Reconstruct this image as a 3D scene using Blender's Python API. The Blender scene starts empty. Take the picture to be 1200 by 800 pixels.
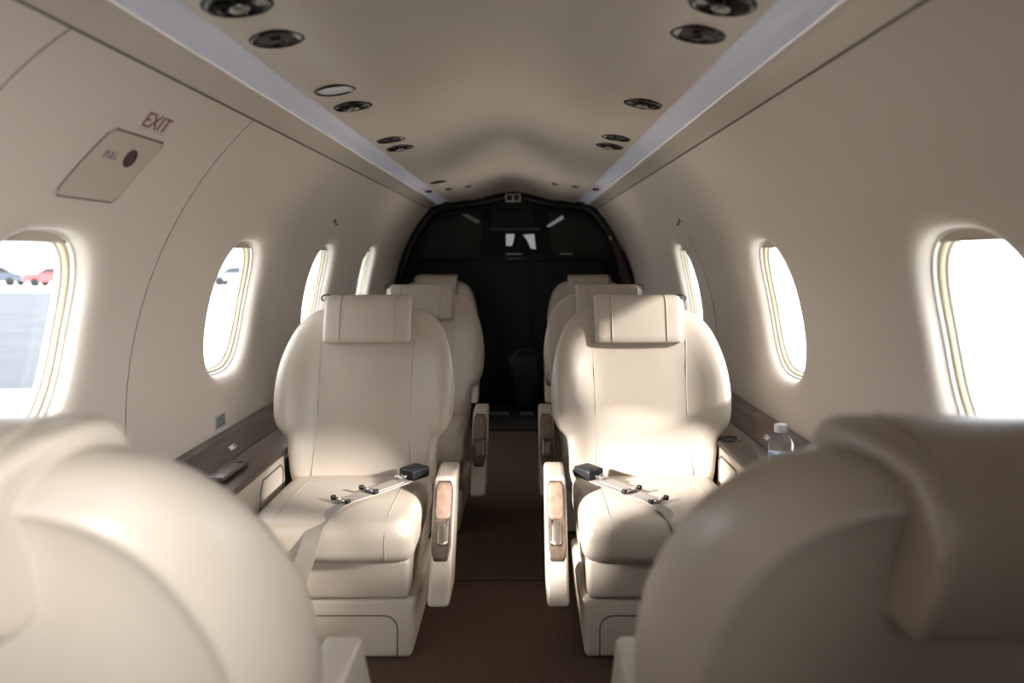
import bpy, bmesh, math, random
from mathutils import Vector, Matrix
random.seed(7)
scene = bpy.context.scene
COL = scene.collection
PI = math.pi

# ------------------------------------------------------------------ materials
def mat(name, rgb, rough=.5, metal=0, noise=None, bump=None, emit=None, spec=.5, coat=0, vary=0, sheen=0):
    m = bpy.data.materials.new(name); m.use_nodes = True
    nt = m.node_tree; b = nt.nodes['Principled BSDF']
    b.inputs['Base Color'].default_value = (*rgb, 1)
    b.inputs['Roughness'].default_value = rough
    b.inputs['Metallic'].default_value = metal
    b.inputs['Specular IOR Level'].default_value = spec
    b.inputs['Coat Weight'].default_value = coat
    if sheen: b.inputs['Sheen Weight'].default_value = sheen
    tc = nt.nodes.new('ShaderNodeTexCoord')
    if vary:
        n = nt.nodes.new('ShaderNodeTexNoise'); n.inputs['Scale'].default_value = noise or 4
        n.inputs['Detail'].default_value = 4
        r = nt.nodes.new('ShaderNodeValToRGB')
        r.color_ramp.elements[0].position = .3; r.color_ramp.elements[1].position = .7
        r.color_ramp.elements[0].color = (*[c*(1-vary) for c in rgb], 1)
        r.color_ramp.elements[1].color = (*[min(1, c*(1+vary)) for c in rgb], 1)
        nt.links.new(tc.outputs['Object'], n.inputs['Vector'])
        nt.links.new(n.outputs['Fac'], r.inputs['Fac'])
        nt.links.new(r.outputs['Color'], b.inputs['Base Color'])
    if bump:
        sc, st, di = bump
        n2 = nt.nodes.new('ShaderNodeTexNoise'); n2.inputs['Scale'].default_value = sc; n2.inputs['Detail'].default_value = 3
        bp = nt.nodes.new('ShaderNodeBump'); bp.inputs['Strength'].default_value = st; bp.inputs['Distance'].default_value = di
        nt.links.new(tc.outputs['Object'], n2.inputs['Vector'])
        nt.links.new(n2.outputs['Fac'], bp.inputs['Height'])
        nt.links.new(bp.outputs['Normal'], b.inputs['Normal'])
    if emit:
        b.inputs['Emission Color'].default_value = (*emit[0], 1)
        b.inputs['Emission Strength'].default_value = emit[1]
    return m

def wood_mat(name, a, bcol, rough=.32):
    m = bpy.data.materials.new(name); m.use_nodes = True
    nt = m.node_tree; b = nt.nodes['Principled BSDF']; b.inputs['Roughness'].default_value = rough
    tc = nt.nodes.new('ShaderNodeTexCoord'); mp = nt.nodes.new('ShaderNodeMapping')
    mp.inputs['Scale'].default_value = (14, 1.6, 14)
    n = nt.nodes.new('ShaderNodeTexNoise'); n.inputs['Scale'].default_value = 5; n.inputs['Detail'].default_value = 6
    r = nt.nodes.new('ShaderNodeValToRGB')
    r.color_ramp.elements[0].position = .35; r.color_ramp.elements[1].position = .65
    r.color_ramp.elements[0].color = (*a, 1); r.color_ramp.elements[1].color = (*bcol, 1)
    nt.links.new(tc.outputs['Object'], mp.inputs['Vector']); nt.links.new(mp.outputs['Vector'], n.inputs['Vector'])
    nt.links.new(n.outputs['Fac'], r.inputs['Fac']); nt.links.new(r.outputs['Color'], b.inputs['Base Color'])
    return m

def glass_mat(name, tint=(1, 1, 1), refl=.06):
    m = bpy.data.materials.new(name); m.use_nodes = True
    nt = m.node_tree; nt.nodes.clear()
    o = nt.nodes.new('ShaderNodeOutputMaterial'); mx = nt.nodes.new('ShaderNodeMixShader')
    t = nt.nodes.new('ShaderNodeBsdfTransparent'); g = nt.nodes.new('ShaderNodeBsdfGlossy')
    t.inputs['Color'].default_value = (*tint, 1); g.inputs['Roughness'].default_value = .03
    mx.inputs['Fac'].default_value = refl
    nt.links.new(t.outputs[0], mx.inputs[1]); nt.links.new(g.outputs[0], mx.inputs[2])
    nt.links.new(mx.outputs[0], o.inputs['Surface'])
    return m

LEA = mat('cream_leather', (.435, .370, .302), .38, bump=(160, .10, .002), vary=.05, noise=3)
SEAM = mat('leather_stitch', (.40, .335, .27), .7)
GROOVE = mat('dark_groove', (.16, .13, .105), .8)  # dark brown line colour for joints and grooves
PLA = mat('cream_plastic', (.50, .43, .355), .45)
LIN = mat('cabin_liner', (.60, .525, .45), .62, bump=(300, .05, .001), vary=.03, noise=2)
REV = mat('reveal_white', (.80, .76, .69), .5)
CEI = mat('ceiling_liner', (.55, .485, .415), .36, vary=.03, noise=2)
SEAL = mat('window_seal', (.62, .53, .36), .5)
STRIP = mat('light_diffuser', (.60, .605, .665), .4, emit=((.75, .78, 1.0), .06))
GLASS = glass_mat('clear_pane', (.97, .99, 1.0), .04)
WOOD = wood_mat('walnut_veneer', (.060, .040, .029), (.10, .068, .049))
WOODL = wood_mat('walnut_light', (.16, .10, .072), (.22, .15, .11), .28)
CHR = mat('chrome', (.75, .74, .72), .15, 1)
BLK = mat('black_plastic', (.010, .010, .011), .4, spec=.3)
BLKM = mat('black_matte', (.006, .006, .0065), .8)
BLKG = mat('black_gloss', (.007, .008, .008), .2)
DGR = mat('dark_grey', (.045, .045, .045), .6)
WEB = mat('belt_webbing', (.27, .235, .20), .7, bump=(500, .3, .001))
CARP = mat('brown_carpet', (.085, .055, .038), .95, bump=(420, .9, .004), vary=.45, noise=240)
CAPM = mat('bottle_cap', (.85, .85, .88), .4)

# carpet: ribbed tweed
def carpet_detail():
    nt = CARP.node_tree; b = nt.nodes['Principled BSDF']
    b.inputs['Specular IOR Level'].default_value = .1
carpet_detail()

# ------------------------------------------------------------------ helpers
def children_of(o): return [c for c in bpy.data.objects if c.parent == o]

def link(name, me, mats, parent=None, loc=(0, 0, 0), smooth=True, rot=(0, 0, 0), auto=None):
    if not isinstance(mats, (list, tuple)): mats = [mats]
    if isinstance(me, bmesh.types.BMesh):
        bm = me; me = bpy.data.meshes.new(name)
        bmesh.ops.recalc_face_normals(bm, faces=bm.faces)
        bm.to_mesh(me); bm.free()
    for m in mats: me.materials.append(m)
    if smooth:
        me.polygons.foreach_set('use_smooth', [True]*len(me.polygons))
        me.update()
        if auto: me.set_sharp_from_angle(angle=math.radians(auto))
    o = bpy.data.objects.new(name, me); COL.objects.link(o)
    o.location = loc; o.rotation_euler = rot
    if parent: o.parent = parent
    return o

def tag(o, label=None, cat=None, group=None, kind=None):
    if label: o['label'] = label
    if cat: o['category'] = cat
    if group: o['group'] = group
    if kind: o['kind'] = kind
    return o

def thing(name, label, cat, loc=(0, 0, 0), rotz=0, group=None):
    o = bpy.data.objects.new(name, None); COL.objects.link(o); o.empty_display_size = .05
    o.location = loc; o.rotation_euler = (0, 0, rotz)
    return tag(o, label, cat, group)

def struct(name, loc=(0, 0, 0)):
    o = bpy.data.objects.new(name, None); COL.objects.link(o); o.empty_display_size = .05
    o.location = loc; o['kind'] = 'structure'
    return o

def loft(bm, rings, closed=True, cap0=False, cap1=False, mi=0):
    vr = [[bm.verts.new(p) for p in r] for r in rings]
    n = len(vr[0])
    for a, b in zip(vr, vr[1:]):
        for j in range(n if closed else n-1):
            k = (j+1) % n
            try:
                f = bm.faces.new((a[j], a[k], b[k], b[j])); f.material_index = mi
            except ValueError: pass
    if cap0: f = bm.faces.new(vr[0][::-1]); f.material_index = mi
    if cap1: f = bm.faces.new(vr[-1]); f.material_index = mi
    return vr

def tube(bm, pts, r, seg=8, mi=0, caps=True):
    pts = [Vector(p) for p in pts]; rings = []
    up = Vector((0, 0, 1))
    for i, p in enumerate(pts):
        t = (pts[min(i+1, len(pts)-1)] - pts[max(i-1, 0)]).normalized()
        if i == 0:
            n = t.cross(up)
            if n.length < .1: n = t.cross(Vector((1, 0, 0)))
            n.normalize()
        else:
            n = (n - t*n.dot(t)).normalized()
        b = t.cross(n)
        rr = r[i] if isinstance(r, (list, tuple)) else r
        rings.append([p + (n*math.cos(2*PI*k/seg) + b*math.sin(2*PI*k/seg))*rr for k in range(seg)])
    loft(bm, rings, True, caps, caps, mi)

def rbox(bm, c, h, r, n=5, mi=0, fn=None, m=None):
    """rounded box, centre c, half size h, edge radius r"""
    c = Vector(c); r = min(r, min(h)*.999)
    def coords(H):
        a = [-H + r*(1-math.cos(PI/2*i/n)) for i in range(n+1)]
        k = max(1, int((2*H-2*r)/(m or .05)))
        a = [-H + r*math.tan(PI/4*i/n) if i <= n else 0 for i in range(n+1)]
        mid = [-H + r + (2*H-2*r)*i/k for i in range(1, k)]
        return a + mid + [-x for x in reversed(a)]
    X, Y, Z = coords(h[0]), coords(h[1]), coords(h[2])
    cache = {}
    def V(x, y, z):
        key = (round(x, 7), round(y, 7), round(z, 7))
        if key in cache: return cache[key]
        p = Vector((x, y, z))
        q = Vector([max(-h[i]+r, min(h[i]-r, p[i])) for i in range(3)])
        d = p - q
        if d.length > 1e-9: p = q + d.normalized()*r
        if fn: p = fn(p)
        cache[key] = bm.verts.new(p + c)
        return cache[key]
    def face(A, B, f):
        for i in range(len(A)-1):
            for j in range(len(B)-1):
                vs = [f(A[i], B[j]), f(A[i+1], B[j]), f(A[i+1], B[j+1]), f(A[i], B[j+1])]
                if len(set(vs)) == 4:
                    fc = bm.faces.new(vs); fc.material_index = mi
    for s in (-1, 1):
        face(X, Y, lambda a, b: V(a, b, s*h[2]))
        face(X, Z, lambda a, b: V(a, s*h[1], b))
        face(Y, Z, lambda a, b: V(s*h[0], a, b))

def box(bm, lo, hi, mi=0):
    vs = [bm.verts.new((x, y, z)) for x in (lo[0], hi[0]) for y in (lo[1], hi[1]) for z in (lo[2], hi[2])]
    for q in ((0, 1, 3, 2), (4, 6, 7, 5), (0, 4, 5, 1), (2, 3, 7, 6), (0, 2, 6, 4), (1, 5, 7, 3)):
        f = bm.faces.new([vs[i] for i in q]); f.material_index = mi

def lathe(bm, prof, seg=32, mi=0, mat_=Matrix()):
    rings = [[mat_ @ Vector((r*math.cos(2*PI*k/seg), r*math.sin(2*PI*k/seg), z)) for k in range(seg)] for r, z in prof]
    loft(bm, rings, True, prof[0][0] > 0, prof[-1][0] > 0, mi)

def catmull(pts, n=6):
    out = []
    for i in range(len(pts)-1):
        p0 = Vector(pts[max(i-1, 0)]); p1 = Vector(pts[i]); p2 = Vector(pts[i+1]); p3 = Vector(pts[min(i+2, len(pts)-1)])
        for k in range(n):
            t = k/n
            out.append(.5*((2*p1) + (-p0+p2)*t + (2*p0-5*p1+4*p2-p3)*t*t + (-p0+3*p1-3*p2+p3)*t**3))
    out.append(Vector(pts[-1]))
    return out

def ss(a, b, x):
    t = max(0, min(1, (x-a)/(b-a))); return t*t*(3-2*t)

# ------------------------------------------------------------------ cabin shell
CZ, RR, RH = .60, .745, .851      # widest height, half width and upper half height of the cabin section
ZS = 1.212                        # height of the seam where side liner meets the ceiling rail
def side_x(z):
    if z >= CZ: return RR*math.sqrt(max(0, 1 - ((z-CZ)/RH)**2))
    return RR - .10*((CZ-z)/CZ)**2
PROF = []; S_ = [0]
for i in range(401):
    z = ZS*i/400; PROF.append((side_x(z), z))
for i in range(1, 401):
    S_.append(S_[-1] + math.dist(PROF[i], PROF[i-1]))
STOT = S_[-1]
def prof(s):
    s = max(0, min(STOT, s)); lo, hi = 0, 400
    while hi-lo > 1:
        m = (lo+hi)//2
        if S_[m] <= s: lo = m
        else: hi = m
    t = (s-S_[lo])/(S_[hi]-S_[lo])
    x = PROF[lo][0]*(1-t)+PROF[hi][0]*t; z = PROF[lo][1]*(1-t)+PROF[hi][1]*t
    tx, tz = PROF[hi][0]-PROF[lo][0], PROF[hi][1]-PROF[lo][1]; L = math.hypot(tx, tz)
    return x, z, tz/L, -tx/L       # point and outward normal
def s_of_z(z):
    i = max(0, min(399, int(z/ZS*400))); return S_[i] + (S_[i+1]-S_[i])*(z/ZS*400-i)
def wp(side, y, s, d=0):
    """point on the side liner: side -1 left / +1 right, d metres outwards"""
    x, z, nx, nz = prof(s)
    return Vector((side*(x+nx*d), y, z+nz*d))

WZ = .778; SC = s_of_z(WZ); WA, WB = .172, .186
def outline(phi, sc=1.0, e=2.7):
    c, s = math.cos(phi), math.sin(phi)
    r = (abs(c)**e + abs(s)**e)**(-1/e)
    return WA*sc*c*r, WB*sc*s*r

def build_wall(side, name, wins, y0, y1):
    bm = bmesh.new()
    edges = [y0] + [(a+b)/2 for a, b in zip(wins, wins[1:])] + [y1]
    for yc, a, b in zip(wins, edges, edges[1:]):
        ang = {round(2*PI*k/72, 6) for k in range(72)}
        per = []
        N = 20
        for k in range(N):
            t = k/N
            per += [(a+(b-a)*t, 0), (b, STOT*t), (b-(b-a)*t, STOT), (a, STOT*(1-t))]
        for (py, ps) in per:
            ang.add(round(math.atan2(ps-SC, py-yc) % (2*PI), 6))
        ang = sorted(ang)
        rings = []
        for sc, d in ((.965, .034), (.975, .029), (.99, .021), (1.01, .014), (1.04, .0085), (1.09, .004), (1.15, .0015), (1.22, 0)):
            r = []
            for ph in ang:
                u, v = outline(ph, sc); r.append(wp(side, yc+u, SC+v, d))
            rings.append(r)
        for t in (.04, .1, .18, .28, .4, .55, .7, .85, 1):
            r = []
            for ph in ang:
                u, v = outline(ph, 1.22)
                c, s = math.cos(ph), math.sin(ph)
                ks = []
                if c > 1e-9: ks.append((b-yc)/c)
                if c < -1e-9: ks.append((a-yc)/c)
                if s > 1e-9: ks.append((STOT-SC)/s)
                if s < -1e-9: ks.append(-SC/s)
                k = min(ks)
                r.append(wp(side, yc+u+(c*k-u)*t, SC+v+(s*k-v)*t, 0))
            rings.append(r)
        loft(bm, rings, True)
    for f in bm.faces: f.material_index = 0
    o = link(name, bm, [LIN]); o['kind'] = 'structure'
    return o

LW = [-.62, .35, 1.285, 2.22, 3.12, 4.03]
RW = [-.70, .25, 1.19, 2.145, 3.27]
build_wall(-1, 'wall_left', LW, -1.2, 5.10)
build_wall(1, 'wall_right', RW, -1.20, 5.10)

nwin = 0
for side, ws in ((-1, LW), (1, RW)):
    for yc in ws:
        nwin += 1
        w = struct('window_%d' % nwin, wp(side, yc, SC))
        inv = Matrix.Translation(-w.location)
        def ring(sc, d, N=72): return [inv @ wp(side, yc+outline(2*PI*k/N, sc)[0], SC+outline(2*PI*k/N, sc)[1], d) for k in range(N)]
        bm = bmesh.new()
        loft(bm, [ring(.985, .033), ring(.955, .032), ring(.948, .035), ring(.94, .040)], True, mi=0)
        loft(bm, [ring(.94, .040), ring(.935, .039), ring(.915, .041), ring(.905, .046), ring(.90, .050)], True, mi=1)
        loft(bm, [ring(.90, .050), ring(.895, .049), ring(.88, .053), ring(.875, .060)], True, mi=0)
        link('window_frame', bm, [REV, SEAL], w)
        bm = bmesh.new()
        pr = ring(.885, .056)
        c = sum(pr, Vector())/len(pr)
        # gently curved pane: rings to centre
        loft(bm, [pr, ring(.6, .057), ring(.3, .058), ring(.02, .0585)], True, cap1=True)
        link('pane', bm, GLASS, w)
        # shade, raised to the top of the openings in view
        bm = bmesh.new(); rows = []
        low = -.94 if yc < .5 else .86  # rear shades out of view drawn down to keep sun off near seats
        s0 = SC + WB*low
        NR = 20
        for i in range(NR+1):
            s = s0 + (WB*.955 - WB*low)*i/NR
            v = (s-SC)/(WB*.955)
            hw = WA*.955*(max(0, 1-abs(v)**2.7))**(1/2.7)
            rows.append([inv @ wp(side, yc-hw+2*hw*j/12, s, .037) for j in range(13)])
        loft(bm, rows, False)
        e = rows[0]
        tube(bm, e, .003, 6)
        link('window_shade', bm, PLA, w)

# panel joints on the liner (thin dark lines let into the surface)
ntrim = 0
def joint_ring(side, y, s0, s1, r=.0016, bend=0):
    global ntrim; ntrim += 1
    bm = bmesh.new()
    tube(bm, [wp(side, y + bend*(i/40)**2, s0+(s1-s0)*i/40, .0004) for i in range(41)], r, 6)
    o = link('trim_%d' % ntrim, bm, GROOVE); o['kind'] = 'structure'
joint_ring(-1, 1.636, s_of_z(.46), STOT, bend=.10)
joint_ring(-1, .985, s_of_z(1.03), STOT, bend=.05)
joint_ring(1, 2.85, s_of_z(.50), s_of_z(1.0), bend=.10)
for side in (-1, 1):
    ntrim += 1; bm = bmesh.new()
    tube(bm, [wp(side, y, STOT, .0005) for y in [-1.2+i*.2 for i in range(31)]+[5.1]], .0026, 6)
    o = link('trim_%d' % ntrim, bm, GROOVE); o['kind'] = 'structure'

# ceiling: rail, cove light and sculpted centre panel
ZCAM = .92
def zc(x, y):
    ax = abs(x)
    u = min(1, ax/.30)
    bell = .5+.5*math.cos(PI*u)
    base = ZCAM+.331 + .012*(1-ss(.30, .385, ax))
    fade = ss(.9, 1.6, y)
    wave = .026*math.cos(2*PI*(y-1.78)/1.42)*fade
    drop = -.030*ss(3.9, 4.6, y)
    return base + bell*(.092 + wave + drop)
bm = bmesh.new(); rows = []
ys = [-1.2+i*.07 for i in range(90)]+[5.10]
for y in ys:
    rows.append([(x, y, zc(x, y)) for x in [-.385+.77*i/56 for i in range(57)]])
loft(bm, rows, False)
for sd in (-1, 1):   # edge return and rail
    loft(bm, [[(sd*.385, y, zc(.385, y)), (sd*.392, y, zc(.385, y)+.004), (sd*.398, y, zc(.385, y)+.016)] for y in ys], False)
    x0, z0 = PROF[-1]
    loft(bm, [[(sd*x0, y, z0), (sd*.500, y, z0+.014), (sd*.480, y, ZCAM+.316), (sd*.465, y, ZCAM+.319), (sd*.459, y, ZCAM+.332)] for y in ys], False)
o = link('ceiling', bm, CEI); o['kind'] = 'structure'
for sd in (-1, 1):
    bm = bmesh.new()
    loft(bm, [[(sd*(.457+.002), y, ZCAM+.322), (sd*.44, y, ZCAM+.338), (sd*.415, y, ZCAM+.343), (sd*.394, y, ZCAM+.338)] for y in ys], False)
    ntrim += 1
    o = link('trim_%d' % ntrim, bm, STRIP); o['kind'] = 'structure'

# floor
bm = bmesh.new()
box(bm, (-.80, -1.2, -.02), (.80, 5.10, 0))
link('floor', bm, CARP, smooth=False)['kind'] = 'structure'
bm = bmesh.new(); tube(bm, [(-.3+.6*i/10, 2.30, .0005) for i in range(11)], .003, 6)
ntrim += 1; link('trim_%d' % ntrim, bm, BLK)['kind'] = 'structure'
# rear bulkhead behind the viewpoint
bm = bmesh.new()
pts = [PROF[i] for i in range(0, 401, 20)]
pp = [(x, z) for x, z in pts] + [(.38, ZCAM+.33), (0, ZCAM+.44), (-.38, ZCAM+.33)] + [(-x, z) for x, z in reversed(pts)]
vs = [bm.verts.new((x, -1.2, z)) for x, z in pp]; bm.faces.new(vs)
link('wall_back', bm, LIN, smooth=False)['kind'] = 'structure'

# ------------------------------------------------------------------ ceiling fixtures
def fix_matrix(x, y):
    e = .01
    n = Vector((-(zc(x+e, y)-zc(x-e, y))/(2*e), -(zc(x, y+e)-zc(x, y-e))/(2*e), 1)).normalized()
    return (-n).to_track_quat('Z', 'Y').to_euler(), Vector((x, y, zc(x, y)))
def reading_light(x, y, label, lit=False, r=.043):
    rot, loc = fix_matrix(x, y)
    t = thing('reading_light', label, 'ceiling light', loc, 0, 'ceiling lights and air vents'); t.rotation_euler = rot
    bm = bmesh.new(); lathe(bm, [(r*.80, .0), (r*.84, .004), (r*.93, .005), (r, .003), (r*1.01, -.002)]); link('bezel', bm, BLKG, t)
    bm = bmesh.new(); lathe(bm, [(.001, .001), (r*.5, .0015), (r*.82, .002)])
    link('lens', bm, mat('lens_lit', (.72, .73, .70), .25, emit=((1, 1, .96), .12)) if lit else mat('lens_grey', (.20, .19, .17), .2), t)
    if not lit:
        bm = bmesh.new(); rbox(bm, (-.006, 0, .004), (.010, .008, .004), .003, 2); lathe(bm, [(.006, .0), (.006, .006), (.001, .008)], 12, mat_=Matrix.Translation((.014, .004, 0)))
        link('switch', bm, BLK, t)
def air_vent(x, y, label, r=.044):
    rot, loc = fix_matrix(x, y)
    t = thing('air_vent', label, 'air vent', loc, 0, 'ceiling lights and air vents'); t.rotation_euler = rot
    bm = bmesh.new(); lathe(bm, [(r*.72, .0), (r*.80, .006), (r*.93, .006), (r, .003), (r*1.01, -.002)]); link('bezel', bm, BLKG, t)
    bm = bmesh.new(); lathe(bm, [(.001, .001), (r*.75, .001)], mi=0)
    for a in range(6):
        m = Matrix.Rotation(a*PI/3, 4, 'Z')
        p = [m @ Vector(q) for q in ((.012, 0, .006), (r*.72, 0, .005))]; tube(bm, p, .0018, 6)
    link('louvre', bm, BLK, t)
    bm = bmesh.new(); lathe(bm, [(r*.26, .001), (r*.30, .010), (r*.22, .013), (.001, .012)]); link('nozzle', bm, mat('vent_metal', (.28, .27, .25), .25, .8), t)
XL = .325
air_vent(-XL, 1.09, 'black ringed air vent, nearest on the left of ceiling, cut by top of picture', .048)
reading_light(-XL, 1.265, 'grey lensed reading light next to the nearest left ceiling vent')
reading_light(-XL, 1.655, 'bright white lensed round light on left of ceiling', True)
air_vent(-XL, 1.83, 'dark round vent just ahead of the bright white lensed light')
reading_light(-XL, 2.36, 'small reading light, nearer of the left pair above second seat row')
air_vent(-XL, 2.53, 'small dark vent, farther of the left pair above second seat row')
reading_light(-XL, 3.70, 'single tiny round light far along the left of the ceiling', r=.040)
air_vent(XL, 1.087, 'black ringed air vent, nearest on the right of ceiling, cut by top of picture', .046)
reading_light(XL, 1.24, 'grey lensed reading light next to the nearest right ceiling vent')
air_vent(XL, 1.80, 'dark round vent standing alone on right of ceiling')
reading_light(XL, 2.32, 'small reading light, nearer of the right pair of the ceiling')
air_vent(XL, 2.49, 'small dark vent, farther of the right pair of the ceiling')
def slot_grille(x, y, label):
    rot, loc = fix_matrix(x, y)
    t = thing('slot_grille', label, 'air vent', loc, 0); t.rotation_euler = rot
    for dy in (-.10, 0, .10):
        for dx in (-.020, .022):
            bm = bmesh.new(); rbox(bm, (dx, dy, .001), (.018, .016, .003), .003, 2); link('slot', bm, BLK, t)
slot_grille(-.318, 4.12, 'cluster of small black slots at far left end of the ceiling')
slot_grille(.318, 3.98, 'cluster of small black slots at far right end of the ceiling')

# ------------------------------------------------------------------ EXIT hatch lid and lettering on the left liner
def on_wall(side, y, s, d=0):
    x, z, nx, nz = prof(s)
    p = wp(side, y, s, d)
    n = Vector((-side*nx, 0, -nz))          # inward
    t = Vector((0, 1, 0)) if side < 0 else Vector((0, -1, 0))
    u = n.cross(t)
    m = Matrix((t, u, n)).transposed().to_4x4(); m.translation = p
    return m
def text(name, body, size, m, material, parent=None, label=None, cat=None, ext=.0004, sx=1):
    cu = bpy.data.curves.new(name, 'FONT'); cu.body = body; cu.size = size; cu.extrude = ext
    cu.align_x = 'CENTER'; cu.align_y = 'CENTER'
    tmp = bpy.data.objects.new('tmp', cu); COL.objects.link(tmp)
    dg = bpy.context.evaluated_depsgraph_get(); me = bpy.data.meshes.new_from_object(tmp.evaluated_get(dg))
    bpy.data.objects.remove(tmp)
    me.transform(Matrix.Diagonal((sx, 1, 1, 1)))
    o = link(name, me, material, parent, smooth=False)
    o.matrix_world = m
    if parent:
        o.matrix_world = Matrix.Identity(4); o.matrix_basis = parent_inv(parent) @ m
    if label: tag(o, label, cat)
    return o
def parent_inv(p):
    loc = Matrix.Translation(p.location) @ p.rotation_euler.to_matrix().to_4x4()
    return loc.inverted()

HY, HZ = (1.248, 1.433), (1.013, 1.123)
EXIT_C = (1.388, 1.148)
def lean_y(s): return .45*(s - s_of_z(1.068))
RED = mat('exit_red', (.20, .045, .05), .5); LAV = mat('lavender_print', (.20, .17, .22), .6)
s0, s1 = s_of_z(HZ[0]), s_of_z(HZ[1])
t = thing('hatch_cover', 'flush cream hatch cover with dark red button below the EXIT lettering', 'hatch cover', wp(-1, sum(HY)/2, (s0+s1)/2))
inv = Matrix.Translation(-t.location)
bm = bmesh.new(); rows = []
def rr_pt(u, v, r=.12):
    return u, v
N = 12
for i in range(N+1):
    rows.append([inv @ wp(-1, HY[0]+(HY[1]-HY[0])*j/N + lean_y(s0+(s1-s0)*i/N), s0+(s1-s0)*i/N, -.0022) for j in range(N+1)])
loft(bm, rows, False)
link('cover_plate', bm, PLA, t)
def edge_line(bm, a, b, r):
    tube(bm, [inv @ wp(-1, a[0]+(b[0]-a[0])*i/8 + lean_y(a[1]+(b[1]-a[1])*i/8), a[1]+(b[1]-a[1])*i/8, -.0016) for i in range(9)], r, 6)
bm = bmesh.new()
c = .012
edge_line(bm, (HY[0]+c, s1), (HY[1]-c, s1), .0022)
edge_line(bm, (HY[0]+c, s0), (HY[1]-c, s0), .0018)
edge_line(bm, (HY[0], s0+c), (HY[0], s1-c), .0012)
edge_line(bm, (HY[1], s0+c), (HY[1], s1-c), .0009)
for (ya, sa, yb, sb) in ((HY[0], s0+c, HY[0]+c, s0), (HY[1]-c, s0, HY[1], s0+c), (HY[1], s1-c, HY[1]-c, s1), (HY[0]+c, s1, HY[0], s1-c)):
    edge_line(bm, (ya, sa), (yb, sb), .0012)
link('gap_line', bm, GROOVE, t)
bm = bmesh.new()
m = inv @ on_wall(-1, 1.376, s_of_z(1.087), -.003)
lathe(bm, [(.0170, -.001), (.0170, .001), (.0150, .0025), (.001, .0028)], 28, mat_=m)
link('button', bm, mat('maroon_button', (.035, .004, .010), .35), t)
text('push_lettering', 'PULL', .020, on_wall(-1, 1.315, s_of_z(1.085), -.0028), LAV, t)
t = thing('exit_sign', 'dark red EXIT lettering on the left wall above the hatch cover', 'sign', wp(-1, EXIT_C[0], s_of_z(EXIT_C[1])))
inv = Matrix.Translation(-t.location)
bm = bmesh.new(); m = inv @ on_wall(-1, EXIT_C[0], s_of_z(EXIT_C[1]), -.0008)
rbox(bm, (0, 0, 0), (.047, .018, .0010), .0008, 2); bmesh.ops.transform(bm, matrix=m, verts=bm.verts)
link('backing', bm, mat('sign_backing', (.54, .47, .43), .6), t)
text('lettering', 'EXIT', .040, on_wall(-1, EXIT_C[0], s_of_z(EXIT_C[1]), -.0022), RED, t, sx=1.12)

# placards near the left console
for (y, z, w, h, mt, lab) in ((2.14, .485, .036, .017, mat('placard_grey', (.30, .32, .32), .4), 'grey placard on the left wall just above the wooden ledge'),):
    bm = bmesh.new(); rbox(bm, (0, 0, 0), (w, h, .0012), .001, 2)
    for k in range(4):
        rbox(bm, (0, -h*.6+h*.4*k, .0014), (w*.8, h*.08, .0003), .0002, 1, mi=1)
    o = link('placard', bm, [mt, DGR]); o.matrix_world = on_wall(-1, y, s_of_z(z), -.001); tag(o, lab, 'placard')

# coat hooks
for sd, y, z, lab in ((-1, 2.96, 1.052, 'tiny coat hook on the left wall above third window'), (1, 2.94, 1.052, 'tiny coat hook on the right wall between windows')):
    m0 = on_wall(sd, y, s_of_z(z), 0)
    t = thing('coat_hook', lab, 'hook', m0.translation); inv = Matrix.Translation(-t.location)
    bm = bmesh.new(); rbox(bm, (0, 0, .002), (.012, .008, .003), .002, 2); bmesh.ops.transform(bm, matrix=inv@m0, verts=bm.verts); link('plate', bm, CHR, t)
    bm = bmesh.new(); tube(bm, [inv @ m0 @ Vector(p) for p in ((0, 0, .004), (0, -.006, .012), (0, -.012, .016), (0, -.008, .022))], .0028, 8); link('hook', bm, DGR, t)

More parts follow.
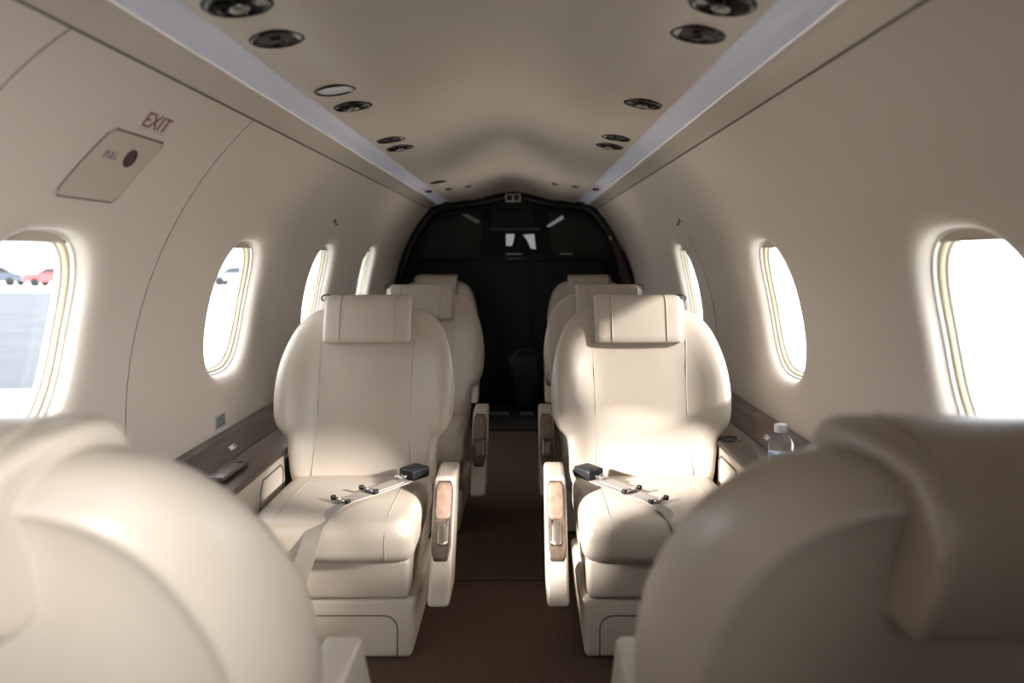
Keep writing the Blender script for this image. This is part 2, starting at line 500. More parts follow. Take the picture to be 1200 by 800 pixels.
# ------------------------------------------------------------------ seats
HALF = [(0, .290), (.12, .290), (.180, .292), (.196, .320), (.200, .38), (.207, .425), (.230, .452), (.243, .485), (.2475, .54), (.243, .60), (.230, .66),
        (.207, .715), (.172, .752), (.135, .768), (.10, .771), (0, .771)]
OUT = [p for p in catmull([(x, z, 0) for x, z in HALF], 5)]
OUT = [(p[0], p[1]) for p in OUT]
OUTL = OUT + [(-x, z) for x, z in reversed(OUT[1:-1])]
ZP = .55
def make_seat(name, label, loc, rotz, mir, extra=0, head_up=0, belt=True, xw=1):
    bw = 1.045 if extra else 1
    """faces local -Y; armrest on local +X * mir"""
    t = thing(name, label, 'armchair', loc, rotz, 'cream leather cabin armchairs')
    K = .26 + extra
    def lean(z): return .125 + (z-.30)*K          # +Y is backwards
    def wing(x, z): return -.045*ss(.12, .235, abs(x))*(1-ss(.58, .78, z)*.8)*ss(.30, .40, z)
    # --- pedestal
    bm = bmesh.new()
    def taper(p):
        k = 1 - .06*(1-(p.z+.07)/.14)
        return Vector((p.x*k, p.y, p.z))
    rbox(bm, (0, .0, .071), (.195, .20, .07), .014, 3, fn=taper)
    pts = [(-.13, -.2, .012), (-.135, -.2, .07)]
    arc = [(-.155, 0)]
    a = [(-.150, .004), (-.150, .070)] + [(-.150+.03*(1-math.cos(PI/2*i/6)), .070+.03*math.sin(PI/2*i/6)) for i in range(1, 7)] + \
        [(.120+.03*math.sin(PI/2*i/6), .100-.03*(1-math.cos(PI/2*i/6))) for i in range(0, 7)] + [(.150, .004)]
    tube(bm, [(x, -.2003, z) for x, z in a], .0018, 6, mi=1)
    link('pedestal', bm, [PLA, GROOVE], t)
    # --- seat box (skirt under the cushion)
    bm = bmesh.new(); rbox(bm, (0, .005, .186), (.178, .215, .046), .012, 3); link('seat_box', bm, LEA, t)
    # --- cushion
    bm = bmesh.new(); H = (.192, .205, .048)
    def crown(p):
        q = p.copy()
        if p.z > 0:
            q.z += .006*(1-(p.x/H[0])**2)*(1-(p.y/H[1])**4)
            q.z += .006*ss(.06, -.2, p.y) if False else 0
        q.z -= .016*ss(-.13, -.205, -abs(p.y)) if False else 0
        if p.y < -.12: q.z -= .010*((-p.y-.12)/.085)**2 if p.z > 0 else 0
        q.y -= .010*(1-(p.x/H[0])**2) if p.y < -.15 else 0
        return q
    rbox(bm, (0, -.035, .278), H, .030, 5, fn=crown, m=.03)
    for sx in (-1, 1):
        xx = .128*sx; c_ = 1-(xx/H[0])**2
        pth = [(xx, .13-.28*i/14, 0) for i in range(15)]
        pts = []
        for i in range(15):
            y = .12-.30*i/14
            z = .048+.006*c_*(1-(y/H[1])**4)
            if y < -.12: z -= .010*((-y-.12)/.085)**2
            pts.append((xx, y-.035+.0, .278+z-.0005))
        for i in range(1, 7):
            a_ = PI/2*i/6
            pts.append((xx, -.035-.175-.010*c_-.030*math.sin(a_)+.0, .278+.018-.004+.030*math.cos(a_)-.006))
        pts.append((xx, -.035-.205-.010*c_, .278-.02)); pts.append((xx*1.01, -.035-.203-.010*c_, .278-.04))
        tube(bm, pts, .0016, 6, mi=1)
    link('seat_cushion', bm, [LEA, SEAM], t)
    # --- backrest
    bm = bmesh.new()
    prf = [(0.02, .0), (.2, 0), (.4, 0), (.55, .0), (.7, .0), (.8, .001), (.88, .004), (.93, .009), (.965, .016), (.99, .028), (1.0, .042), (1.0, .058),
           (.99, .074), (.965, .090), (.94, .100), (.91, .110), (.885, .119), (.87, .1235), (.86, .1255), (.85, .126), (.84, .1255), (.82, .124), (.80, .1235), (.70, .126), (.6, .131), (.4, .137), (.2, .140), (.02, .141)]
    rings = []
    for sc, d in prf:
        r = []
        for x, z in OUTL:
            X = x*sc; Z = ZP+(z-ZP)*sc
            w = wing(X, Z)
            fr = 1-ss(.05, .12, d)
            r.append((X*bw, lean(Z)+d + w*(.35+.65*fr), Z))
        rings.append(r)
    loft(bm, rings, True, True, True)
    for sx in (-1, 1):
        pts = [(sx*(.132-.006*math.sin(PI*i/20)), 0, .33+.355*i/20) for i in range(21)]
        pts = [(x, lean(z)+wing(x, z)-.0002, z) for x, _, z in pts]
        tube(bm, pts, .0017, 6, mi=1)
    link('backrest', bm, [LEA, SEAM], t)
    # --- headrest saddle
    bm = bmesh.new(); hu = head_up
    def prof_hr():
        P = []
        zt = .808
        for z in (.684, .70, .72, .74, .76, .775): P.append((lean(z)-.026, z))
        P.append((lean(.79)-.025, .790)); P.append((lean(.80)-.017, .802)); P.append((lean(.806)-.004, .808)); 
        P.append((lean(.806)+.03, .809)); P.append((lean(.806)+.065, .803)); P.append((lean(.80)+.100, .790))
        P.append((lean(.79)+.130, .770)); P.append((lean(.77)+.147, .745)); P.append((lean(.74)+.153, .715)); P.append((lean(.70)+.156, .690))
        P.append((lean(.67)+.156, .670)); P.append((lean(.664)+.148, .662)); P.append((lean(.67)+.10, .668)); P.append((lean(.675)+.03, .676))
        P.append((lean(.68)-.012, .677)); P.append((lean(.68)-.022, .679))
        return P
    P = prof_hr()
    cy = sum(p[0] for p in P)/len(P); cz = sum(p[1] for p in P)/len(P)
    ed = [(1, .72), (.995, .80), (.982, .875), (.96, .935), (.93, .975), (.89, 1)]
    xs = [(-u, c) for u, c in ed] + [(-.8+.1*i, 1) for i in range(17)] + ed[::-1]
    rings = []
    for u, sc in xs:
        r = []
        for (y, z) in P:
            back = ss(.02, .12, y-lean(z))
            hw = .123*(1-back) + .094*back
            yy = cy+(y-cy)*(.5+.5*sc) if sc < 1 else y
            zz = cz+(z-cz)*(.5+.5*sc) if sc < 1 else z
            r.append((u*hw*xw, yy + .004*(u*u), zz+hu))
        rings.append(r)
    loft(bm, rings, True, True, True)
    for sx in (-1, 1):
        idx = list(range(0, 17))
        pts = []
        for (y, z) in [P[i] for i in idx]:
            back = ss(.02, .12, y-lean(z)); hw = .123*(1-back)*.62+.094*back*.84
            nrm = Vector((0, y-cy, z-cz)).normalized()*.0006
            pts.append((sx*hw*xw, y+.0015+nrm.y-.0002, z+hu+nrm.z))
        tube(bm, pts, .0016, 6, mi=1)
    link('headrest', bm, [LEA, SEAM], t)
    # --- belt guide on the outboard shoulder
    bm = bmesh.new()
    gx = -mir*.128; gz = .792; gy = lean(.78)+.055
    lp = [(gx-mir*.016*math.cos(a)*1.0-mir*.004, gy, gz+.006+.010*math.sin(a)) for a in [2*PI*i/14 for i in range(14)]]
    tube(bm, lp+[lp[0]], .0024, 6)
    g = link('strap_guide', bm, BLK, t)
    bm = bmesh.new()
    def pinch(p): k = 1-.45*(p.z+.02)/.04; return Vector((p.x*k, p.y, p.z))
    rbox(bm, (gx-mir*.003, gy, .775), (.012, .018, .02), .006, 2, fn=pinch)
    link('strap_anchor', bm, PLA, g)
    # --- armrest slab beside the aisle, with wood inlay and latch
    ar = []
    cxm = mir*(.246 if not extra else .216)
    bm = bmesh.new()
    def slant(p):   # box -> leaning slab
        q = p.copy(); q.y += (p.z)*.70
        return q
    rbox(bm, (cxm, -.075, .256+(.03 if extra else 0)), (.0255, .075, .124), .010, 4, fn=slant, m=.02)
    arm = link('armrest', bm, LEA, t)
    def fy(z): return -.075-.075+(z-.256)*.70
    bm = bmesh.new()
    def slab(z0, z1, hw, proud, w_top=1.0, n=14):
        rings = []
        for i in range(n+1):
            z = z0+(z1-z0)*i/n
            e = min(i, n-i)/n
            w = hw*(1-.35*max(0, 1-e*6)**2)
            if i > n*.6: w *= 1-(1-w_top)*((i/n-.6)/.4)
            y = fy(z)
            rings.append([(cxm-w, y+.004, z), (cxm-w, y-proud*.6, z), (cxm-w*.8, y-proud, z), (cxm+w*.8, y-proud, z), (cxm+w, y-proud*.6, z), (cxm+w, y+.004, z)])
        return rings
    loft(bm, slab(.216, .372, .0225, .0025), True, True, True)
    link('wood_panel', bm, WOOD, arm)
    bm = bmesh.new(); loft(bm, slab(.296, .368, .0185, .0042), True, True, True); link('wood_pad', bm, WOODL, arm)
    bm = bmesh.new(); loft(bm, slab(.246, .290, .0125, .0065), True, True, True); link('latch', bm, mat('latch_metal', (.20, .17, .14), .25, .7), arm)
    bm = bmesh.new(); tube(bm, [(cxm+mir*.0135, fy(.246+.05*i/6)-.0065, .246+.05*i/6) for i in range(7)], .0016, 6); link('chrome_edge', bm, CHR, arm)
    # --- lap belt
    if belt:
        lap_belt(t, mir)
    return t

def ribbon(bm, pts, w, th=.0022, side=None, mi=0):
    pts = [Vector(p) for p in pts]; rings = []
    for i, p in enumerate(pts):
        tn = (pts[min(i+1, len(pts)-1)]-pts[max(i-1, 0)]).normalized()
        sd = Vector(side[i] if isinstance(side[0], (list, tuple)) else side)
        sd = (sd - tn*sd.dot(tn)).normalized(); n = tn.cross(sd)
        rings.append([p-sd*w/2-n*th/2, p+sd*w/2-n*th/2, p+sd*w/2+n*th/2, p-sd*w/2+n*th/2])
    loft(bm, rings, True, True, True, mi)

def lap_belt(t, mir):
    A = Vector((mir*.148, .040, .348)); B = Vector((mir*.004, -.128, .3375))
    d = (B-A).normalized(); sd = Vector((-d.y, d.x, 0)).normalized(); up = Vector((0, 0, 1))
    bm = bmesh.new()
    pts = [A + (B-A)*i/10 + up*(-.002*math.sin(PI*i/10)) for i in range(11)]
    ribbon(bm, pts, .046, .003, side=tuple(sd))
    pts = [p + up*.006 + sd*.005 for p in pts[2:7]]
    ribbon(bm, pts, .038, .003, side=tuple(sd))
    # webbing that runs on over the front of the cushion
    q = catmull([tuple(B+Vector((mir*.02, .012, -.001))), (mir*-.005, -.175, .332), (mir*-.018, -.215, .322), (mir*-.028, -.247, .308), (mir*-.036, -.262, .275), (mir*-.052, -.262, .23), (mir*-.068, -.256, .180), (mir*-.078, -.245, .150)], 5)
    ribbon(bm, [tuple(p) for p in q], .042, .0025, side=(1, -.12*mir, .22*mir))
    b = link('seat_belt', bm, WEB, t, smooth=True, auto=40)
    R = Matrix((d, sd, d.cross(sd))).transposed().to_4x4()
    # buckle
    bm = bmesh.new(); rbox(bm, (0, 0, 0), (.030, .027, .014), .006, 3)
    rbox(bm, (.012, 0, .013), (.012, .020, .0025), .002, 2)
    o = link('buckle', bm, BLK, b); o.matrix_basis = Matrix.Translation(A - d*.012 + up*.013) @ R
    bm = bmesh.new(); rbox(bm, (0, 0, 0), (.013, .014, .004), .003, 3); lathe(bm, [(.010, -.003), (.010, .004), (.006, .007), (.001, .008)], 16, mat_=Matrix.Translation((.004, 0, 0)))
    o = link('buckle_tongue', bm, CHR, b); o.matrix_basis = Matrix.Translation(A + d*.032 + up*.012) @ R
    for k, (u, ht) in enumerate(((.62, .007), (1.0, .005))):
        c = A + (B-A)*u + up*ht
        bm = bmesh.new(); tube(bm, [(0, -.026, 0), (0, .026, 0)], .0042, 10, mi=0)
        for sx in (-1, 1): rbox(bm, (0, sx*.028, 0), (.006, .005, .006), .003, 2, mi=1)
        o = link('adjuster_bar', bm, [CHR, BLK], b); o.matrix_basis = Matrix.Translation(c) @ R

# second row: face the viewer
make_seat('cabin_armchair', 'cream leather armchair left of the aisle facing viewer, grey belt hanging over its cushion', (-.378, 2.05, 0), 0, 1)
make_seat('cabin_armchair', 'cream leather armchair right of the aisle facing viewer, sunlit patches on its back and cushion', (.384, 2.05, 0), 0, -1)
# third row
make_seat('cabin_armchair', 'cream armchair directly behind the left armchair with the hanging belt', (-.335, 2.89, 0), 0, 1, belt=False)
make_seat('cabin_armchair', 'cream armchair directly behind the sunlit right armchair', (.386, 2.89, 0), 0, -1, belt=False)
# fourth row
make_seat('cabin_armchair', 'farthest cream armchair on the left, only its top showing before dark cockpit', (-.452, 4.58, 0), 0, 1, belt=False)
make_seat('cabin_armchair', 'farthest cream armchair on the right, only its top showing before dark cockpit', (.452, 4.58, 0), 0, -1, belt=False)
# nearest row: seen from behind
make_seat('cabin_armchair', 'nearest left armchair seen from behind, brightly lit cream back, out of focus', (-.40, 1.03, 0), PI, -1, extra=.22, head_up=-.018, belt=False)
make_seat('cabin_armchair', 'nearest right armchair seen from behind, shaded cream back, out of focus', (.425, 1.03, 0), PI, 1, extra=.22, head_up=-.018, belt=False)

# ------------------------------------------------------------------ side consoles
def console(side, label, y0, y1, dz):
    t = thing('side_console', label, 'console', (side*.64, (y0+y1)/2, 0))
    L = (y1-y0)/2
    def ex(name, pl, m, a=-L, b=L, n=12):
        bm = bmesh.new()
        loft(bm, [[(side*(x-.64), a+(b-a)*i/n, z) for x, z in pl] for i in range(n+1)], True, True, True)
        return link(name, bm, m, t, smooth=False)
    ex('top_ledge', [(.585, .418), (.583, .426), (.588, .432), (.640, .436), (.662, .446), (.695, .482), (.706, .490), (.737, .490), (.733, .43), (.72, .415)], WOOD)
    ex('rail_groove', [(.660, .441), (.6655, .4505), (.6670, .450), (.664, .440)], BLK)
    ex('side_panel', [(.592, .036), (.590, .417), (.650, .417), (.650, .036)], PLA)
    bm = bmesh.new()
    def Q(x, y, z): return (side*(x-.64), y-(y0+y1)/2, z)
    for a, b in ((2.00, 2.19),):
        pts = [(a, .20), (a, .37), (a+.02, .395), (b-.02, .395), (b, .38), (b, .20), (a, .20)]
        tube(bm, [Q(.589, y, z) for y, z in pts], .0025, 6)
    link('pocket_edge', bm, GROOVE, t)
    bm = bmesh.new(); 
    vs = [Q(.588, 2.21, .05), Q(.588, 2.34, .05), Q(.588, 2.34, .40), Q(.588, 2.21, .40)]
    f = [bm.verts.new(v) for v in vs]; g_ = [bm.verts.new((v[0]+side*.004, v[1], v[2])) for v in vs]
    bm.faces.new(f); bm.faces.new(g_[::-1])
    for i in range(4): bm.faces.new((f[i], f[(i+1) % 4], g_[(i+1) % 4], g_[i]))
    link('pocket_shade', bm, BLKM, t, smooth=False)  # shade inside the pocket put in as a flat black panel
    if side > 0:      # cup holder
        bm = bmesh.new(); m = Matrix.Translation(Q(.622, 2.19, .4355))
        lathe(bm, [(.001, .0005), (.026, .0005), (.028, .002), (.0315, .0025), (.033, .0)], 28, mat_=m)
        link('cup_holder', bm, BLKG, t)
    # fold-out latch paddle
    if side < 0:
        bm = bmesh.new(); rbox(bm, Q(.655, 1.93, .445), (.034, .085, .005), .004, 3)
        p = link('table_latch', bm, WOOD, t)
        bm = bmesh.new(); lathe(bm, [(.009, 0), (.009, .0015), (.001, .0015)], 16, mat_=Matrix.Translation(Q(.633, 1.985, .4495))); link('finger_hole', bm, BLK, p)
    # small white switch plate
    bm = bmesh.new(); rbox(bm, (0, 0, 0), (.006, .018, .002), .0015, 2, mi=0); rbox(bm, (0, .008, .002), (.003, .003, .001), .0008, 2, mi=1)
    o = link('switch_plate', bm, [mat('plate_white', (.6, .58, .55), .4), BLK], t); o.location = Q(.679, 2.06, .469); o.rotation_euler = (0, side*-.85, 0)
    t.location.z = dz
    return t
console(-1, 'dark wood ledge along left wall between the seats, with small white plate', 1.36, 4.24, -.034)
console(1, 'dark wood ledge along right wall carrying the water bottle', 1.36, 4.24, -.010)

# ------------------------------------------------------------------ water bottle
t = thing('water_bottle', 'small clear plastic water bottle with white cap on right ledge', 'bottle', (.622, 1.77, .4285))
bm = bmesh.new()
pr = [(.001, .002), (.020, .0), (.026, .004), (.027, .012), (.0255, .018), (.027, .024), (.027, .034), (.0258, .038), (.027, .042), (.0272, .062), (.026, .068), (.0275, .074), (.0255, .088), (.018, .100), (.0125, .107), (.0122, .112)]
lathe(bm, pr, 32)
bg = bpy.data.materials.new('bottle_plastic'); bg.use_nodes = True
b_ = bg.node_tree.nodes['Principled BSDF']; b_.inputs['Transmission Weight'].default_value = .92; b_.inputs['IOR'].default_value = 1.25
b_.inputs['Roughness'].default_value = .08; b_.inputs['Base Color'].default_value = (.93, .95, .98, 1)
link('bottle_body', bm, bg, t)
bm = bmesh.new(); lathe(bm, [(.001, .108), (.0142, .108), (.0146, .110), (.0146, .122), (.0135, .1245), (.001, .125)], 32); link('cap', bm, CAPM, t)
bm = bmesh.new(); lathe(bm, [(.0274, .040), (.0278, .041), (.0278, .062), (.0274, .063)], 32)
link('label_band', bm, mat('bottle_label', (.30, .38, .55), .4, vary=.5, noise=60), t)

# ------------------------------------------------------------------ cockpit end
YB = 5.06
def arch_pts(inset, n=60):
    """closed cabin section (x, z) from left floor, over the top, to right floor"""
    L = []
    for i in range(0, 401, 16):
        x, z = PROF[i]; L.append((-(x), z))
    top = [(-.46, ZCAM+.318), (-.38, ZCAM+.330), (-.30, zc(.30, YB)), (-.22, zc(.22, YB)), (-.14, zc(.14, YB)), (-.07, zc(.07, YB)), (0, zc(0, YB))]
    L += top; R = [(-x, z) for x, z in reversed(L[:-1])]
    out = []
    for x, z in L+R:
        v = Vector((x, z-.62)); k = 1-inset/max(.2, v.length)
        out.append((v.x*k, .62+v.y*k))
    return out
part = thing('cockpit_partition', 'black glossy partition filling the arch at the far end of the cabin', 'partition', (0, YB, 0))
bm = bmesh.new()
a0, a1, a2 = arch_pts(-.004), arch_pts(.05), arch_pts(.055)
loft(bm, [[(x, -.03, z) for x, z in a0], [(x, -.05, z) for x, z in arch_pts(.012)], [(x, -.05, z) for x, z in arch_pts(.042)], [(x, -.03, z) for x, z in a1], [(x, .02, z) for x, z in a2]], False)
link('arch_frame', bm, mat('arch_black', (.006, .006, .006), .35, spec=.3), part)
bm = bmesh.new(); vs = [bm.verts.new((x, .015, z)) for x, z in arch_pts(.02)]; bm.faces.new(vs)
b2 = bmesh.new(); box(b2, (-1.1, YB+.035, -.3), (1.1, YB+.07, 1.7)); link('front_light_block', b2, BLKM, smooth=False)['kind'] = 'structure'  # unseen black panel added to stop light leaking in around the arch
link('back_panel', bm, BLKM, part, smooth=False)
def ipx(x, y, Y):                       # helper: where a sight line at (x,y) meets depth Y
    return ((x-612)/950*Y+.057, .92-(y-300)/950*Y)
def quad(name, pxs, depth, m, parent, th=.004):
    bm = bmesh.new(); f = []; g = []
    for (x, y) in pxs:
        X, Z = ipx(x, y, YB+depth); f.append(bm.verts.new((X, depth, Z))); g.append(bm.verts.new((X, depth+th, Z)))
    bm.faces.new(f); bm.faces.new(g[::-1]); n = len(f)
    for i in range(n): bm.faces.new((f[i], f[(i+1) % n], g[(i+1) % n], g[i]))
    return link(name, bm, m, parent, smooth=False)
GL1 = mat('dark_olive_gloss', (.013, .0135, .010), .5, vary=.5, noise=6, spec=.25)
GL2 = mat('dark_brown_gloss', (.006, .004, .003), .6, spec=.2)
quad('upper_window', [(494, 297), (500, 281), (518, 262), (540, 253), (560, 250), (566, 258), (562, 297)], -.004, GL1, part)
quad('upper_window', [(724, 297), (712, 275), (695, 262), (672, 252), (648, 248), (643, 258), (648, 297)], -.004, GL1, part)
quad('centre_panel', [(564, 297), (566, 246), (642, 246), (646, 297)], -.003, GL2, part)
quad('screen', [(576, 266), (576, 247), (626, 247), (626, 266)], -.010, BLKM, part)
quad('screen_rim', [(574, 270), (574, 267), (632, 267), (632, 270)], -.012, DGR, part)
PALE = mat('painted_reflection', (.42, .44, .43), .3, emit=((.8, .88, .9), .25))  # reflected glare on the panel put in as pale glowing patches
quad('reflection_patch', [(593, 288), (593, 274), (603, 274), (602, 281), (600, 288)], -.008, PALE, part)
quad('reflection_patch', [(613, 275), (626, 274), (628, 292), (622, 291), (618, 282)], -.008, PALE, part)
quad('ledge', [(490, 303), (490, 298), (728, 298), (728, 303)], -.03, BLKM, part, .03)
for a, b, y in ((593, 611, 297), (594, 611, 303), (656, 671, 297)):
    quad('light_bar', [(a, y+1.2), (a, y-.4), (b, y-.4), (b, y+1.2)], -.036, mat('grey_bar', (.35, .35, .33), .5), part)
quad('door_jamb', [(561, 462), (561, 356), (572, 356), (572, 462)], -.02, mat('jamb_grey', (.045, .048, .042), .5), part, .03)
quad('door_jamb', [(632, 462), (632, 356), (643, 356), (643, 462)], -.02, mat('jamb_grey2', (.060, .055, .055), .5), part, .03)
# highlights painted as pale strips left and right of the centre panel
quad('painted_glint', [(640, 265), (644, 266), (661, 256), (659, 252)], -.008, mat('added_glint', (.5, .52, .55), .3, emit=((.8, .85, .95), .12)), part)
quad('painted_glint', [(540, 251), (559, 262), (563, 259), (548, 251)], -.008, mat('added_glint2', (.2, .2, .2), .3), part)

# black pleated sheet added in place of the dark view into the cockpit
t = thing('curtain', 'black pleated sheet standing for the dark cockpit behind the farthest seats', 'curtain', (0, YB-.035, 0))  # added sheet, stands for the dark view into the cockpit
bm = bmesh.new(); N = 120
def cf(u): return .008*math.sin(u*52)+.004*math.sin(u*91+1)
rows = []
for k in range(10):
    z = .03+.86*k/9
    rows.append([(-.56+1.12*i/N, cf(i/N)*(1.1-.5*k/9), z) for i in range(N+1)])
loft(bm, rows, False); link('cloth', bm, mat('dark_view_black', (.0075, .0075, .009), .85), t)
bm = bmesh.new(); tube(bm, [(-.58, 0, .898), (.58, 0, .898)], .006, 8); link('rail', bm, BLK, t)

# dark rubber mat before the cockpit and two metal plates
bm = bmesh.new(); rbox(bm, (.0, 4.62, .005), (.20, .36, .005), .004, 2)
tag(link('floor_mat', bm, mat('mat_black', (.008, .0075, .007), .9)), 'black floor mat in the aisle before the cockpit', 'mat')
for (x, w, lab) in ((-.080, .066, 'wider grey metal plate on floor at the cockpit doorway, left'), (.082, .036, 'narrow grey metal plate on floor at the cockpit doorway, right')):
    t = thing('floor_plate', lab, 'plate', (x, 4.60, .0105))
    bm = bmesh.new(); rbox(bm, (0, 0, .012), (w, .02, .012), .004, 2); link('plate', bm, mat('plate_grey', (.12, .12, .12), .4, .4), t)
    bm = bmesh.new(); tube(bm, [(-w*.8, -.021, .012), (w*.8, -.021, .012)], .003, 6); link('rib', bm, BLK, t)
t = thing('duffel_bag', 'dark teal bag slumped on the floor by the dark cockpit end', 'bag', (.085, 4.86, .0105))
bm = bmesh.new()
rbox(bm, (0, 0, .17), (.10, .10, .17), .07, 5, fn=lambda p: Vector((p.x*(1+.25*math.sin(p.z*14)), p.y, p.z-.25*p.x*(p.z+.17))), m=.03)
link('bag_body', bm, mat('teal_cloth', (.003, .010, .013), .8, bump=(18, .8, .03)), t)
bm = bmesh.new(); tube(bm, [(-.05, -.06, .31), (-.03, -.09, .36), (.03, -.09, .36), (.05, -.06, .29)], .008, 8); link('handle', bm, BLK, t)

# belt sign over the arch
zz = zc(0, YB-.10)
t = thing('cabin_sign', 'little illuminated sign with two dark squares at the top of the arch', 'sign', (.0, YB-.075, ZCAM+.358))
bm = bmesh.new(); rbox(bm, (0, 0, 0), (.048, .006, .026), .005, 3); link('sign_frame', bm, mat('sign_cream', (.45, .42, .38), .4), t)
for sx in (-1, 1):
    bm = bmesh.new(); rbox(bm, (sx*.021, -.006, 0), (.0165, .002, .017), .0015, 2); link('symbol_window', bm, BLK, t)
    bm = bmesh.new(); tube(bm, [(sx*.021-.008, -.0085, -.004), (sx*.021+.008, -.0085, -.004)], .0015, 6); link('symbol_bar', bm, DGR, t)

# maroon curtain gathered against the right wall
t = thing('gathered_curtain', 'dark maroon curtain tied back against right wall beside the arch', 'curtain', (.66, 4.86, 0))
bm = bmesh.new()
cp = catmull([(.595-.66, 0, 1.02), (.632-.66, 0, .95), (.665-.66, 0, .85), (.690-.66, 0, .74), (.695-.66, 0, .64), (.69-.66, 0, .52)], 4)
rings = []
for i, p in enumerate(cp):
    k = i/(len(cp)-1); w = .012+.024*min(1, k*2.2)
    rings.append([(p[0]+w*math.cos(a)*(1+.16*math.cos(5*a)), p[1]+w*1.2*math.sin(a)*(1+.16*math.cos(5*a)), p[2]+.012*math.cos(a)) for a in [2*PI*j/30 for j in range(30)]])
loft(bm, rings, True, True, True); link('cloth', bm, mat('maroon_cloth', (.022, .006, .006), .7), t)
bm = bmesh.new(); lathe(bm, [(.004, 0), (.010, .008), (.010, .026), (.006, .034), (.001, .036)], 16, mat_=Matrix.Translation((.592-.66, 0, 1.01)) @ Matrix.Rotation(-.4, 4, 'Y')); link('brass_tip', bm, mat('brass', (.55, .42, .20), .3, 1), t)
bm = bmesh.new(); lp = [(.580-.66+.013*math.cos(a), 0, 1.062+.018*math.sin(a)) for a in [2*PI*i/14 for i in range(15)]]; tube(bm, lp, .004, 6); link('hanging_loop', bm, BLK, t)

# ------------------------------------------------------------------ outside
GZ = -1.3
CONC = mat('pale_concrete', (.62, .62, .60), .9, vary=.08, noise=.3)
bm = bmesh.new(); box(bm, (-160, -80, GZ-.1), (160, 220, GZ)); link('ground', bm, CONC, smooth=False)['kind'] = 'structure'
bm = bmesh.new()
ap = [(-8.0, 13.5), (-28, 50), (-70, 50), (-70, 13.5)]
f = [bm.verts.new((x, y, GZ+.01)) for x, y in ap]; bm.faces.new(f)
tag(link('asphalt_apron', bm, mat('asphalt', (.026, .030, .036), .85, vary=.35, noise=.8), smooth=False), kind='structure')
def car(x, y, rz, rgb, label):
    t = thing('parked_car', label, 'car', (x, y, GZ), rz, 'cars parked outside')
    P = mat('car_paint', rgb, .3, coat=.5)
    bm = bmesh.new()
    pl = [(-2.15, .35), (-2.2, .62), (-2.05, .86), (-1.2, .95), (-.65, 1.38), (.75, 1.42), (1.5, .98), (2.1, .88), (2.2, .6), (2.15, .35)]
    loft(bm, [[(px, s*.86*(1 if pz < .96 else .82)*1, pz) for px, pz in pl] for s in (-1, -.9, .9, 1)], True, True, True)
    link('body', bm, P, t, auto=30)
    bm = bmesh.new()
    pl2 = [(-1.1, .97), (-.62, 1.32), (.7, 1.36), (1.35, 1.0)]
    loft(bm, [[(px, s*.87*(1 if pz < .98 else .84), pz) for px, pz in pl2] for s in (-1, 1)], True, True, True)
    link('glasshouse', bm, BLKG, t, smooth=False)
    for wx in (-1.35, 1.35):
        for sy in (-1, 1):
            bm = bmesh.new(); lathe(bm, [(.001, -.1), (.25, -.1), (.32, -.08), (.32, .08), (.25, .1), (.001, .1)], 20, mat_=Matrix.Translation((wx, sy*.78, .32)) @ Matrix.Rotation(PI/2, 4, 'X'))
            link('wheel', bm, BLK, t)
car(-34.2, 60, .1, (.55, .03, .03), 'red car parked outside, seen through the near left window')
car(-39.5, 61, .1, (.02, .03, .05), 'dark car parked left of the red car outside')
car(-31.0, 68, .1, (.05, .16, .45), 'blue car parked behind the red car outside')
car(-21.5, 62, .1, (.12, .14, .16), 'grey car outside, seen through the second left window')
t = thing('hangar', 'pale hangar building far outside behind the parked cars', 'building', (-55, 95, GZ), .3)
bm = bmesh.new()
box(bm, (-30, -8, 0), (30, 8, 6)); link('walls', bm, mat('hangar_wall', (.7, .72, .75), .7), t, smooth=False)
bm = bmesh.new(); loft(bm, [[(x, -8.5, 6), (x, 0, 8.5), (x, 8.5, 6)] for x in (-31, 31)], False); link('roof', bm, mat('hangar_roof', (.4, .45, .5), .6), t, smooth=False)
for k in range(4):
    bm = bmesh.new(); box(bm, (-26+k*14, -8.1, 0), (-16+k*14, -7.95, 4.6)); link('hangar_door', bm, mat('hangar_door', (.25, .32, .45), .6), t, smooth=False)

# ------------------------------------------------------------------ light
w = bpy.data.worlds.new('sky'); scene.world = w; w.use_nodes = True
nt = w.node_tree; bg = nt.nodes['Background']
bg.inputs['Color'].default_value = (.90, .95, 1.0, 1); bg.inputs['Strength'].default_value = 7.6
sun = bpy.data.lights.new('sun', 'SUN'); sun.energy = 10; sun.angle = math.radians(5); sun.color = (1, .95, .90)
so = bpy.data.objects.new('sun', sun); COL.objects.link(so)
so.rotation_euler = Vector((-1, .42, -.48)).to_track_quat('-Z', 'Y').to_euler()

def area(name, loc, rot, sx, sy, e, col=(1, 1, 1), spread=PI):
    l = bpy.data.lights.new(name, 'AREA'); l.shape = 'RECTANGLE'; l.size = sx; l.size_y = sy; l.energy = e; l.color = col; l.spread = spread
    o = bpy.data.objects.new(name, l); COL.objects.link(o); o.location = loc; o.rotation_euler = rot
    return o
# unseen lamp added inside the cabin to brighten the nearest left armchair
area('near_armchair_fill', (.34, -.42, 1.02), Vector((-.82, 1.10, -.38)).to_track_quat('-Z', 'Y').to_euler(), .4, .3, 4.0, (.97, .99, 1), spread=math.radians(56))

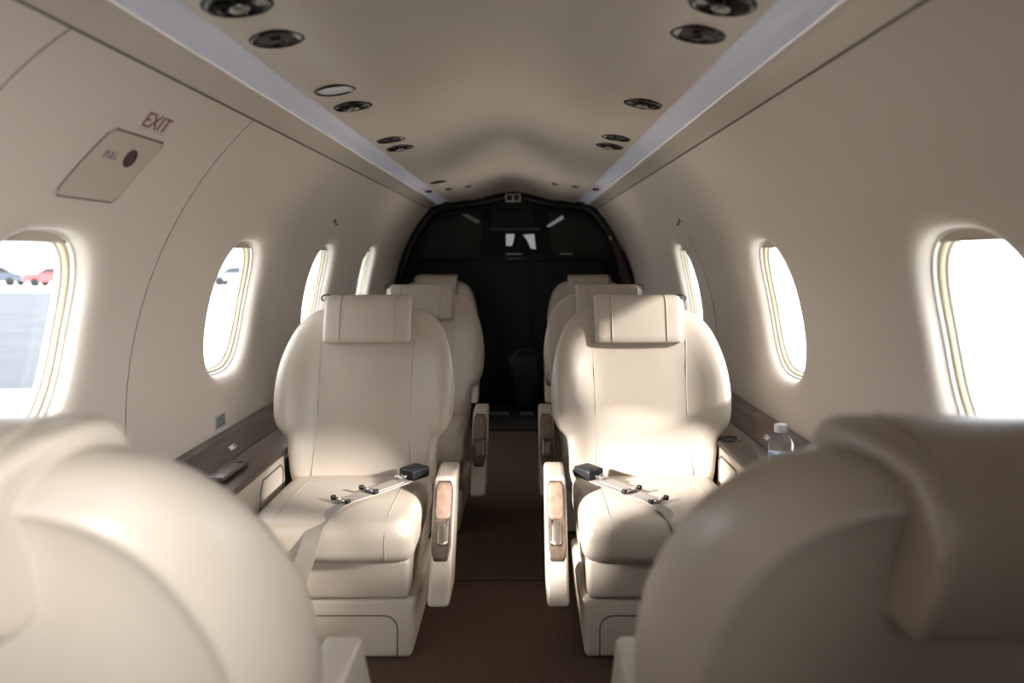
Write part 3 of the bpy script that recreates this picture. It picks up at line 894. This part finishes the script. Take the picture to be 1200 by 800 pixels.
area('rear_fill', (.15, -.95, 1.12), Vector((.05, 1.0, -.30)).to_track_quat('-Z', 'Y').to_euler(), .7, .25, 1.3, (1, .95, .90))  # unseen lamp added behind the viewpoint as fill
# added spot outside a left window makes the sunlit patch on the right armchair
sp = bpy.data.lights.new('added_glint', 'SPOT'); sp.energy = 3200; sp.spot_size = math.radians(8.6); sp.spot_blend = .3; sp.shadow_soft_size = .10; sp.color = (1, .95, .92)
o = bpy.data.objects.new('added_glint', sp); COL.objects.link(o); P1 = Vector((-.77, 1.25, .78)); P2 = Vector((.43, 2.15, .215))
o.location = P1 + (P1-P2)*1.1
o.rotation_euler = (P2-P1).to_track_quat('-Z', 'Y').to_euler()

sp2 = sp.copy(); sp2.energy = 1700; sp2.spot_size = math.radians(5.5)  # second added spot, brightens the left armchair's cushion through a right window
o = bpy.data.objects.new('added_glint', sp2); COL.objects.link(o)
P1 = Vector((.77, 1.19, .80)); P2 = Vector((-.275, 1.99, .325))
o.location = P1 + (P1-P2)*1.1; o.rotation_euler = (P2-P1).to_track_quat('-Z', 'Y').to_euler()

# warm spots added in the aisle to brighten the headliner
for yy, e in ((2.3, 4), (3.7, 7)):
    up = bpy.data.lights.new('headliner_fill', 'SPOT'); up.energy = e; up.spot_size = math.radians(140); up.spot_blend = 1; up.shadow_soft_size = .15; up.color = (1, .90, .78)
    o = bpy.data.objects.new('headliner_fill', up); COL.objects.link(o); o.location = (0, yy, .62); o.rotation_euler = (PI, 0, 0)
    o.rotation_euler = Vector((0, .25, 1)).to_track_quat('-Z', 'Y').to_euler()

# ------------------------------------------------------------------ camera
cam = bpy.data.cameras.new('camera'); cam.sensor_width = 36; cam.lens = 950/1200*36
cam.clip_start = .02; cam.clip_end = 500
co = bpy.data.objects.new('camera', cam); COL.objects.link(co)
co.location = (.057, 0, .92)
co.rotation_euler = (PI/2, 0, 0)
cam.shift_x = -12/1200; cam.shift_y = -100/1200
cam.dof.use_dof = True; cam.dof.focus_distance = 2.2; cam.dof.aperture_fstop = 2.8
scene.camera = co
scene.view_settings.view_transform = 'Standard'
scene.view_settings.look = 'None'
scene.view_settings.exposure = 0
